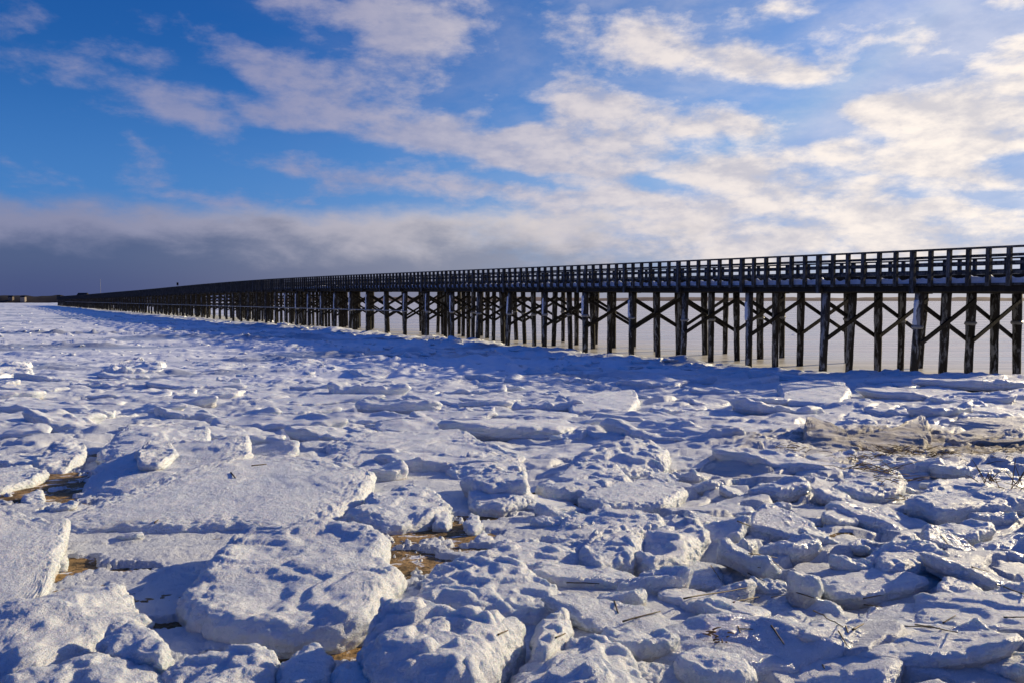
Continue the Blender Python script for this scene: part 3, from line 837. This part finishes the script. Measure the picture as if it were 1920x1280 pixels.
# pile bents
PT = [.38, 2.62, 4.86, 7.1, 9.32]
def pile_geo(n, t, k, seg=10, sides=14, rough=.06):
    lean = random.gauss(0, .045), random.gauss(0, .045)
    if k == 0: lean = (lean[0] - .05, lean[1])
    top = bpt(n, t, DB-.05); zs = np.linspace(top[2], -.35, seg)
    rad = random.uniform(.195, .235)
    P, R = [], []
    for i, z in enumerate(zs):
        q = i/(seg-1)
        P.append((top[0] + lean[0]*q*2, top[1] + lean[1]*q*2, z)); R.append(rad*(1.0 - .10*q)*(1.04 if z > 2.6 else .97))
    return np.array(P), np.array(R)
def brace_ends(n):
    zt, zb = DB-.36, 1.92 - rail_z(n)
    out = []
    for a, b in ((0, 2), (2, 4)):
        ta, tb = PT[a], PT[b]; ex = .28; g = (zb-zt)/(tb-ta)
        out.append((ta+.05, zt, tb+ex*.6, zb + g*ex*.6, .215)); out.append((tb-.05, zt, ta-ex*.6, zb + g*ex*.6, -.215))
    return out
def off(p, d): return p + np.array([BD[0]*d, BD[1]*d, 0])
for n in range(-1, 100):
    detail = n < 20
    cap = MB(); cap.beam(bpt(n, -.28, DB+.10), bpt(n, W+.28, DB+.10), .30, .30)
    if detail:
        b = part('pile_bent', cap, M_BEAM)
        for k, t in enumerate(PT):
            P, R = pile_geo(n, t, k, 16, 16)
            m = MB(); m.tube(P, R, 16, seed=n*7.1+k*3.3, rough=.10)
            part('pile', m, M_PILE, b, True)
            # frozen tide-line collar
            zc = 2.62 + random.uniform(-.05, .05); q = (P[0, 2]-zc)/(P[0, 2]-P[-1, 2])
            c = P[0] + (P[-1]-P[0])*q
            m = MB(); hh = random.uniform(.04, .10)
            m.tube([c+[0, 0, hh], c+[0, 0, hh*.6], c, c-[0, 0, .05], c-[0, 0, .10]], [R[0]*1.01, R[0]*1.16, R[0]*1.20, R[0]*1.12, R[0]*.95], 16, seed=n+k*2.2, rough=.22)
            if random.random() < (.75 if k == 0 else .35): part('ice_collar', m, M_COLLAR, b, True)
            if k == 0 and n not in (1, 3, 8):
                # snow plastered by the wind on the landward side of the outer pile
                za, zb_ = P[0, 2] - random.uniform(.15, .5), 2.66
                nz, na = 26, 9; VV = []
                dirp = math.atan2(-.30, -.95)
                for i in range(nz):
                    z = za + (zb_-za)*i/(nz-1); q = (P[0, 2]-z)/(P[0, 2]-P[-1, 2]); cc = P[0] + (P[-1]-P[0])*q
                    wv = .55 + .35*float(fbm(np.array([z*2.2]), np.array([n*1.7]), np.array([.5]), 3)[0])
                    for j in range(na):
                        a = dirp + (j/(na-1)-.5)*2*wv
                        bulge = .045*max(0, 1-(2*abs(j/(na-1)-.5))**2)*(1 if 0 < i < nz-1 else 0)
                        r_ = R[0]*1.05 - .006 + bulge
                        VV.append((cc[0]+math.cos(a)*r_, cc[1]+math.sin(a)*r_, z))
                link('snow_streak', mesh_from('snow_streak', np.array(VV)-OR, grid_faces(nz, na)[:, ::-1], M_PSNOW), b)
        for ta, za, tb, zb, d in brace_ends(n):
            m = MB(); pa, pb = off(bpt(n, ta, za), d), off(bpt(n, tb, zb), d)
            m.beam(pa, pb, .09, .20); part('brace', m, M_BEAM, b)
    else:
        m = cap
        for k, t in enumerate(PT):
            P, R = pile_geo(n, t, k, 5, 8); m.tube(P, R, 8)
        for ta, za, tb, zb, d in brace_ends(n): m.beam(off(bpt(n, ta, za), d), off(bpt(n, tb, zb), d), .09, .20)
        part('pile_bent', m, M_PILE)
m = MB()
for n in range(100, N1):
    m.beam(bpt(n, -.28, DB+.10), bpt(n, W+.28, DB+.10), .30, .30)
    for k, t in enumerate(PT):
        P, R = pile_geo(n, t, k, 3, 6); m.tube(P, R, 6)
part('bent_run', m, M_PILE, kind='stuff')
# horizontal wale with a lip of snow, at the tide line of the far bents
m = MB()
for n in range(11, 99): m.beam(off(bpt(n, .16, 2.66-rail_z(n)), 0), off(bpt(n+1, .16, 2.66-rail_z(n+1)), 0), .10, .10)
part('tide_ledge', m, M_COLLAR)

# small sign on the bridge railing
n_s = (36*1735/(337+20)-36)/4.056
sg = tag(link('bridge_sign', None, None, tuple(bpt(n_s, TN, 0))), 'small dark board sign standing above the distant railing', 'sign')
m = MB(); m.beam((0, 0, -.05), (0, 0, .55), .07, .07, up=(0, 1, 0)); link('post', m.mesh('post', M_BEAM), sg)
m = MB(); m.beam((-.02, -.06, .25), (-.02, -.06, .85), .42, .05, up=(0, 1, 0)); link('board', m.mesh('board', M_BEAM), sg)

# ----------------------------------------------------------------- far shores
M_DUNE = flat_mat('far_dune_scrub', (.16, .115, .095), .9, .35, .02)
M_LAND = flat_mat('near_shore_scrub', (.022, .016, .013), .9, .5, .03)
def strip(name, px0, px1, Z, hpx, mat, label, seed, depth=220, n=220):
    VV = []; rows = [(0, 0), (.12, .55), (.35, 1.0), (.7, .8), (1.0, .0)]
    for i in range(n):
        px = px0 + (px1-px0)*i/(n-1); x = (px-960)/F*Z
        hh = hpx*Z/F*(1 + .30*float(fbm(np.array([px*.012]), np.array([seed]), np.array([.3]), 4)[0])) * min(1, 8*min(i, n-1-i)/n+.05)
        for a, b in rows:
            jit = .12*float(perlin(np.array([px*.05+a*9]), np.array([seed+b]), np.array([1.2]))[0])
            VV.append((x*(1+a*depth/Z), Z + a*depth, -.3 + hh*b*(1+jit)))
    return tag(link(name, mesh_from(name, VV, grid_faces(n, len(rows))[:, ::-1], mat)), label, 'shore', kind='structure')
strip('far_shore', 420, 2400, 2000, 7.0, M_DUNE, 'low brown dune shore on the horizon beyond the bridge', 2.2)
strip('near_shore', -420, 190, 900, 14.0, M_LAND, 'dark scrubby shore at the far end of the bridge', 5.1, depth=120)

def house(px, Z, w, h, label, wall):
    x = (px-960)/F*Z
    g = EYE + (HOR-561)/F*Z
    o = tag(link('shore_house', None, None, (x, Z, g)), label, 'house')
    m = MB(); m.beam((-w/2, 0, h*.3-2), (w/2, 0, h*.3-2), w*.7, h*.6+4); link('wall', m.mesh('wall', wall), o)
    Vr = [(-w*.54, -w*.4, h*.6), (w*.54, -w*.4, h*.6), (w*.54, w*.4, h*.6), (-w*.54, w*.4, h*.6), (-w*.54, 0, h), (w*.54, 0, h)]
    link('roof', mesh_from('roof', Vr, [[0, 1, 5, 4], [2, 3, 4, 5]], M_BEAM, False, [[0, 4, 3], [1, 2, 5]]), o)
M_HW = flat_mat('pale_house_wall', (.22, .19, .17)); M_HD = flat_mat('shingled_house_wall', (.12, .10, .09))
house(45, 905, 5, 3.6, 'pale house low on the far left shore', M_HW)
house(22, 910, 5, 4.0, 'grey shingled house at the extreme left of the far shore', M_HD)
house(112, 905, 4, 4.2, 'small dark house on the shore nearest the bridge end', M_HD)
house(157, 640, 7, 4.9, 'dark gabled building rising behind the far end of the bridge', M_HD)
# mast
x = (190-960)/F*720
ms = tag(link('radio_mast', None, None, (x, 720, 0)), 'thin pale mast rising behind the far end of the bridge', 'mast')
m = MB(); m.tube([(0, 0, 0), (0, 0, 10), (0, 0, 22)], [.20, .18, .14], 8); link('pole', m.mesh('pole', flat_mat('pale_mast_paint', (.26, .27, .31)), True), ms)
m = MB(); m.tube([(0, 0, 0), (0, 0, .8)], [.5, .4], 8); link('foot', m.mesh('foot', M_HD), ms)

# ----------------------------------------------------------------- reeds and dead grass, dropped onto the ice
bpy.context.view_layer.update()
dg = bpy.context.evaluated_depsgraph_get()
CAMP = Vector((0, 0, EYE))
def hit(px, py):
    ok, loc, nrm, _, ob, _ = SC.ray_cast(dg, CAMP, Vector(ray(px, py)))
    return (loc, nrm) if ok else (Vector(ground_pt(px, py)), Vector((0, 0, 1)))
M_REED = flat_mat('dry_reed', (.085, .060, .032), .6, .6, 30)
M_STRAW = flat_mat('pale_straw', (.34, .25, .12), .6, .4, 30)
M_WRACK = flat_mat('dead_marsh_grass', (.15, .095, .04), .7, .6, 25)
REEDS = [((1168,1170),(1238,1151),6,'short thick dark reed left of the long paired reeds'),
 ((1282,1142),(1420,1117),5,'long dark reed lying across snow in the middle of the jumble'),
 ((1375,1129),(1424,1119),5,'second reed lying close under the tip of the long reed'),
 ((1402,1080),(1434,1097),3,'bent dark reed angled beside the pointed shard'),
 ((1404,1044),(1458,1052),4,'dark reed tucked in the blue shadow left of the smooth block'),
 ((1436,1040),(1466,1066),3,'thin pale reed crossing the tucked dark reed'),
 ((1333,1061),(1351,1088),3,'thin pale reed standing steeply above the long reed'),
 ((1378,1076),(1426,1081),3,'thin straight reed above the long dark reed'),
 ((1446,1119),(1474,1115),3,'small straw-coloured reed right of the long reed tip'),
 ((1492,1129),(1526,1140),4,'short dark reed in front of the pointed shard'),
 ((1525,1156),(1580,1189),5,'dark diagonal reed whose end meets a bent stub'),
 ((1572,1187),(1588,1214),5,'bent stub hanging from the diagonal reed'),
 ((1586,1174),(1590,1186),6,'stubby pale reed end standing beside the diagonal reed'),
 ((1599,1185),(1619,1174),7,'thick short dark reed right of the diagonal reed'),
 ((1446,1173),(1470,1208),6,'thick dark reed leaning in a blue hollow'),
 ((1618,1123),(1655,1116),4,'short reed high on a glazed slab'),
 ((1620,1145),(1654,1150),4,'short level reed below the glazed slab reed'),
 ((1696,1173),(1762,1177),4,'upper of two long level reeds at lower right'),
 ((1716,1181),(1795,1197),5,'lower of two long level reeds at lower right'),
 ((1768,1170),(1792,1156),5,'short dark reed tilted up above the two long level reeds'),
 ((1868,1101),(1925,1122),5,'long dark reed entering from the right picture edge'),
 ((1882,1159),(1930,1159),5,'level dark reed at the right picture edge'),
 ((1764,1003),(1778,1022),3,'thin dark reed upright in front of the dirty patch'),
 ((1382,988),(1408,998),4,'rusty reed on the crest left of the smooth block'),
 ((1384,1178),(1412,1179),4,'short level reed at the bottom of the jumble'),
 ((1384,1174),(1388,1186),5,'stubby pale reed crossing the short level reed'),
 ((1152,1128),(1159,1150),6,'thick dark stub standing upright left of the jumble'),
 ((1062,1098),(1124,1100),4,'dark reed lying level behind the upright stub'),
 ((934,1192),(952,1184),6,'short dark reed on the tall faceted block'),
 ((1042,1198),(1060,1190),6,'short dark reed on the bottom hummock'),
 ((433,886),(441,896),5,'short dark stick standing on the long flat slab'),
 ((472,873),(500,870),4,'thin dark stick at the right end of the upturned slab'),
 ((290,981),(297,975),5,'tiny dark twig on the front edge of the long flat slab'),
 ((272,1190+60),(273,1190+61),0,''),
 ((832,1136),(846,1135),3,'thin reed on the rounded floe behind the tall block'),
 ((1542,1246),(1546,1253),5,'tiny dark twig near the bottom edge'),
 ((1822,1065),(1854,1074),4,'dark reed below the right-hand shelf')]
for (a, b, th, lab) in REEDS:
    if not th: continue
    pa, pb = hit(*a), hit(*b)
    dep = .5*(pa[0].y + pb[0].y); rad = th/F*dep*.28
    lift = 0.0
    for q in (.15, .35, .5, .65, .85):
        mid = pa[0].lerp(pb[0], q)
        ok, hl, *_r = SC.ray_cast(dg, mid + Vector((0, 0, .5)), Vector((0, 0, -1)))
        if ok: lift = max(lift, hl.z - mid.z)
    lift = min(lift, .06); pa[0].z += lift; pb[0].z += lift
    P = []
    for i in range(9):
        q = i/8; mid = pa[0].lerp(pb[0], q) + Vector((0, 0, .5*rad))
        P.append(mid + Vector((0, 0, .10*(pb[0]-pa[0]).length*q*(1-q)*random.uniform(-.1, .5))))
    o0 = P[4].copy()
    mb = MB(); mb.tube([tuple(p - o0) for p in P], [rad*(1.0 - .35*i/8)*(1.15 if i in (0, 3, 6) else 1) for i in range(9)], 8)
    tag(link('reed_stalk', mb.mesh('reed_stalk', M_STRAW if ('pale' in lab or 'straw' in lab) else M_REED, True), None, tuple(o0)), lab, 'reed', 'dry reeds scattered on the ice')

def clump(px, py, n, L, spread, label, flat=.35, mat=M_WRACK):
    c, _ = hit(px, py); rs2 = np.random.default_rng(int(px)); mb = MB()
    for _ in range(n):
        a = rs2.uniform(0, 2*PI); r = spread*rs2.uniform(0, 1)**.7
        s0 = np.array([math.cos(a)*r*1.6, math.sin(a)*r*.7, .0])
        s0[2] = float(crust_z(c.x+s0[0], c.y+s0[1])) - float(crust_z(c.x, c.y)) + rs2.uniform(0, .06)
        b = rs2.normal(.2, .7) + (PI if rs2.uniform() < .5 else 0); l = L*rs2.uniform(.3, 1)
        d = np.array([math.cos(b), math.sin(b)*.6, rs2.uniform(-.05, flat)])*l
        bend = np.array([0, 0, -.12*l])
        mb.tube([s0, s0+d*.5-bend*.4, s0+d], [.0042, .0038, .002], 5)
    tag(link('grass_clump', mb.mesh('grass_clump', mat, True), None, tuple(c)), label, 'dead grass', 'dead marsh grass on the strand line')
clump(1650, 856, 120, .22, .42, 'tangled golden brown marsh grass spilling off the dirty ridge')
clump(1655, 888, 26, .50, .28, 'long dark grass stalks bunched above the straight-edged pale block')
clump(1745, 856, 60, .16, .26, 'flat brown grass mat right of the tangled grass')
clump(1665, 912, 30, .18, .30, 'wisps of grass hanging on the straight-edged pale block')
clump(1488, 842, 26, .16, .18, 'dark wisp of grass left of the sharp upright slab')
clump(1680, 938, 24, .16, .22, 'orange brown grass wisps in the gap before the overhanging shelf')
clump(1855, 910, 16, .14, .08, 'few thin upright grass blades on the overhanging shelf', flat=1.6)
clump(1908, 918, 16, .18, .12, 'upright grass blades at the right picture edge', flat=1.8)
clump(1860, 851, 30, .24, .35, 'thin line of dark grass litter near the right picture edge')
clump(1345, 1208, 16, .05, .05, 'small black tuft in a blue hollow at the lower right')

# ----------------------------------------------------------------- light and sky
SUN_AZ, SUN_EL = math.radians(57), math.radians(17.5)
to_sun = Vector((math.sin(SUN_AZ)*math.cos(SUN_EL), math.cos(SUN_AZ)*math.cos(SUN_EL), math.sin(SUN_EL)))
sd = bpy.data.lights.new('sun', 'SUN'); sd.energy = 5.0; sd.angle = math.radians(.55); sd.color = (1.0, .83, .53)
so = link('sun', sd, None, (60, 20, 60)); so.rotation_euler = (-to_sun).to_track_quat('-Z', 'Y').to_euler()

w = bpy.data.worlds.new('World'); SC.world = w; w.use_nodes = True
nt = w.node_tree; nt.nodes.clear(); T = NT(nt)
sky = T.n('ShaderNodeTexSky', sky_type='NISHITA'); sky.sun_disc = False
sky.sun_elevation = SUN_EL; sky.sun_rotation = SUN_AZ; sky.altitude = 0; sky.air_density = 1.0; sky.dust_density = .6; sky.ozone_density = 3.0
hs = T.n('ShaderNodeHueSaturation'); hs.inputs['Saturation'].default_value = 1.25; hs.inputs['Value'].default_value = 1.0
T.l(sky.outputs[0], hs.inputs['Color'])
D = T.n('ShaderNodeTexCoord').outputs['Generated']
sp = T.n('ShaderNodeSeparateXYZ'); T.l(D, sp.inputs[0]); dx, dy, dz = sp.outputs
az = T.math('ARCTAN2', dx, dy); el = T.math('ARCSINE', dz)
ae = T.n('ShaderNodeCombineXYZ'); T.l(az, ae.inputs[0]); T.l(el, ae.inputs[1])
# cloud-deck coordinates: the sky seen as a flat layer overhead
zz = T.math('ADD', T.math('MAXIMUM', dz, 0.0), .16)
pl = T.n('ShaderNodeCombineXYZ'); T.l(T.math('DIVIDE', dx, zz), pl.inputs[0]); T.l(T.math('DIVIDE', dy, zz), pl.inputs[1])
PLv = pl.outputs[0]
st = T.n('ShaderNodeMapping'); st.inputs['Scale'].default_value = (1.0, 1.0, 1.0); T.l(PLv, st.inputs[0])
nz1 = T.noise(st.outputs[0], 2.6, 8, .58, .1)
ael = T.n('ShaderNodeMapping'); ael.inputs['Scale'].default_value = (8.5, 20.0, 1.0); ael.inputs['Rotation'].default_value = (0, 0, .22); T.l(ae.outputs[0], ael.inputs[0])
nz2 = T.noise(ael.outputs[0], 1.0, 9, .64, .12)
ael3 = T.n('ShaderNodeMapping'); ael3.inputs['Scale'].default_value = (8.5, 20.0, 1.0); ael3.inputs['Rotation'].default_value = (0, 0, .22); ael3.inputs['Location'].default_value = (-.14, -.24, 0); T.l(ae.outputs[0], ael3.inputs[0])
nz3 = T.noise(ael3.outputs[0], 1.0, 5, .55, .12)
nz4 = T.noise(T.scale(ae.outputs[0], 20, 38, 1), 1.0, 7, .62, .15)
nz = T.math('ADD', T.math('MULTIPLY', nz1, .28), T.math('ADD', T.math('MULTIPLY', nz2, .45), T.math('MULTIPLY', nz4, .27)))
# warp the layout a little
wn = T.n('ShaderNodeTexNoise'); wn.inputs['Scale'].default_value = 9.0; wn.inputs['Detail'].default_value = 4; T.l(ae.outputs[0], wn.inputs['Vector'])
wv = T.vmath('MULTIPLY', T.vmath('SUBTRACT', wn.outputs['Color'], (.5, .5, .5)), (.075, .034, 0))
aew = T.vmath('ADD', ae.outputs[0], wv)
BL = [(40,30,90,34,0,.42),(265,35,60,28,0,.42),(60,115,110,44,10,.45),(190,110,140,40,0,.5),(290,108,45,28,0,.55),(235,165,130,30,14,.62),(100,155,60,22,0,.5),
 (365,215,105,40,22,1.0),(380,165,75,20,0,.55),(520,5,90,40,0,.5),(660,18,230,58,8,.95),(820,40,170,60,0,.95),(480,122,140,42,22,1.1),(640,165,200,60,14,1.05),(810,120,160,60,0,.95),
 (560,205,120,40,0,.8),(620,236,230,34,8,1.15),(850,262,210,44,10,1.2),(980,285,130,40,0,1.0),(910,215,60,30,0,.6),(330,352,170,34,8,.72),(400,376,90,14,6,.5),(230,260,40,14,20,.45),
 (620,335,180,34,8,1.0),(850,350,170,40,6,1.05),(560,385,60,10,0,.4),(20,330,100,30,0,.4),(150,385,160,16,0,.45),
 (1045,40,65,46,30,.65),(1230,50,85,46,10,1.05),(1200,90,160,44,20,.9),(1390,110,130,48,18,1.2),(1440,145,110,30,10,.85),(1450,15,120,36,0,1.0),(1540,100,95,50,20,.75),(1530,150,80,22,0,.6),
 (1110,115,130,40,0,.7),(1100,190,120,50,5,1.05),(1200,215,210,50,10,1.2),(1360,228,140,44,16,1.1),(1030,270,120,50,0,1.05),(1180,290,210,50,9,1.3),(1330,312,160,40,10,1.2),(1110,322,120,30,5,1.0),
 (1452,315,66,42,0,1.2),(1555,300,90,30,5,1.05),(1650,292,140,34,10,1.05),(1500,352,190,44,0,1.2),(1800,195,190,90,-10,1.7),(1930,175,170,90,0,1.7),(1700,215,110,40,0,.9),(1640,205,60,30,0,.7),(1860,275,180,50,0,1.1),
 (1830,342,220,32,9,1.05),(1620,382,190,40,4,1.2),(1830,422,280,44,6,1.2),(1100,372,220,34,5,1.1),(1300,402,320,44,3,1.25),(1050,425,260,36,0,1.1),(1500,432,420,42,0,1.25),(1750,460,400,40,0,1.1),(1300,470,500,50,0,1.2),
 (1905,8,60,26,0,.7),(1920,70,50,20,0,.5),(1640,60,160,40,20,.42),(1760,80,150,50,10,.4)]
acc = None
for px, py, rx, ry, ph, am in BL:
    d = ray(px, py); a0 = math.atan2(d[0], d[1]); e0 = math.asin(d[2])
    mp = T.n('ShaderNodeMapping', vector_type='TEXTURE'); T.l(aew, mp.inputs[0])
    k = 1/F*math.cos(a0)
    mp.inputs['Location'].default_value = (a0, e0, 0); mp.inputs['Rotation'].default_value = (0, 0, -math.radians(ph)); mp.inputs['Scale'].default_value = (rx*1.16*k, ry*1.20*k, 1)
    g = T.n('ShaderNodeTexGradient', gradient_type='SPHERICAL'); T.l(mp.outputs[0], g.inputs[0])
    acc = T.math('MULTIPLY_ADD', g.outputs['Fac'], am, acc if acc is not None else 0.0)
acc = T.math('MINIMUM', T.math('MULTIPLY', acc, .84), .95)
dens = T.ramp(T.math('ADD', acc, T.math('MULTIPLY', T.math('SUBTRACT', nz, .5), 4.2)), .10, 1.05)
veil = T.math('MULTIPLY', T.ramp(T.noise(ael.outputs[0], .5, 7, .62, .2), .36, .66, 0, .33), T.ramp(az, -.45, .25))
dens = T.math('MULTIPLY', T.math('MAXIMUM', dens, veil), T.ramp(az, -.6, .3, .78, .95))
# how the cloud catches the low sun: brighter and warmer towards it, grey where thick underneath
ang = T.vmath('DOT_PRODUCT', D, tuple(to_sun))
lit = T.ramp(ang, .28, .97)
ae4 = T.n('ShaderNodeMapping'); ae4.inputs['Location'].default_value = (-.012, -.010, 0); T.l(ae.outputs[0], ae4.inputs[0])
nz5 = T.noise(T.scale(ae4.outputs[0], 20, 38, 1), 1.0, 5, .6, .15)
relief = T.math('ADD', T.math('SUBTRACT', nz2, nz3), T.math('MULTIPLY', T.math('SUBTRACT', nz4, nz5), .55))
CS = 1.0
ccol = T.mix(lit, (3.0, 3.0, 4.4), (10.3, 9.2, 8.1))
shade = T.ramp(T.math('ADD', relief, T.math('MULTIPLY', T.math('SUBTRACT', acc, .7), -.10)), -.24, .20, 0, 1)
ccol = T.mix(shade, T.mix(lit, (2.4, 2.6, 4.2), (6.3, 6.0, 6.2)), ccol)
# haze lying along the horizon
lit = T.ramp(T.vmath('DOT_PRODUCT', D, tuple(to_sun)), .28, .97)
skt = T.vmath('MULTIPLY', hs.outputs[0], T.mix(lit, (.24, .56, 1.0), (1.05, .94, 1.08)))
skt = T.vmath('MINIMUM', skt, (2.7, 3.9, 6.8))  # sky glow near the sun capped to weaken its fill in the shadows
hz0 = T.ramp(el, .30, .02, 0, .72)
skt = T.mix(hz0, skt, T.mix(T.ramp(az, -.6, .6), (.75, 2.1, 5.5), (2.6, 4.3, 7.2)))
hz = T.ramp(el, .075, .0, 0, .92)
skt = T.mix(hz, skt, T.mix(T.ramp(az, -.3, .6), (1.6, 1.8, 3.0), (5.0, 4.8, 5.2)))
# sky overhead and beyond the view, sunward too, set deep blue to cut shadow fill
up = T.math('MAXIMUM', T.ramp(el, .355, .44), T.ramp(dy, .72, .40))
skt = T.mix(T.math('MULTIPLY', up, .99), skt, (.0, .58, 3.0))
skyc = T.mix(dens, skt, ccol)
# grey stratus bank low on the left
bn1 = T.noise(ael.outputs[0], .45, 6, .6, .2); bn2 = T.noise(ael.outputs[0], 1.7, 6, .62, .1)
edge_n = T.math('ADD', T.math('MULTIPLY', T.math('SUBTRACT', bn1, .5), .055), T.math('MULTIPLY', T.math('SUBTRACT', bn2, .5), .034))
elb = T.math('ADD', el, edge_n)
top_e = (HOR-402)/F
band = T.ramp(elb, top_e + .016, top_e - .016)
azf = T.ramp(T.math('ADD', az, T.math('MULTIPLY', T.math('SUBTRACT', bn2, .5), .5)), .30, -.10)
band = T.math('MULTIPLY', band, azf)
bn3 = T.noise(ael.outputs[0], .9, 6, .6, .2)
depth = T.math('ADD', elb, T.math('MULTIPLY', T.math('SUBTRACT', bn3, .5), .10))
gcol = T.mix(T.ramp(depth, top_e-.062, top_e-.006), T.mix(T.ramp(az, -.55, .2), (.75, 1.05, 2.1), (2.9, 3.05, 3.8)), T.mix(T.ramp(az, -.55, .2), (2.3, 2.4, 3.6), (6.8, 6.2, 6.0)))
low = T.ramp(el, .0, .055)
gcol = T.mix(low, T.mix(T.ramp(az, -.55, .2), (.55, .75, 1.9), (3.0, 3.0, 3.6)), gcol)
skyc = T.mix(T.math('MULTIPLY', band, .95), skyc, gcol)
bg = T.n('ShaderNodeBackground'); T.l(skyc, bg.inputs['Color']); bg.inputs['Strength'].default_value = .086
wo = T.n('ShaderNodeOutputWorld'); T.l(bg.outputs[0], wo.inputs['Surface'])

# ----------------------------------------------------------------- camera
cd = bpy.data.cameras.new('camera'); cd.sensor_width = 36; cd.lens = F/1920*36; cd.clip_start = .1; cd.clip_end = 9000
co = link('camera', cd, None, (0, 0, EYE), (PI/2 - PITCH, 0, 0)); SC.camera = co
vs = SC.view_settings; vs.view_transform = 'Standard'; vs.look = 'None'; vs.gamma = 1; vs.exposure = 0.36
SC.cycles.use_denoising = True; SC.cycles.max_bounces = 6
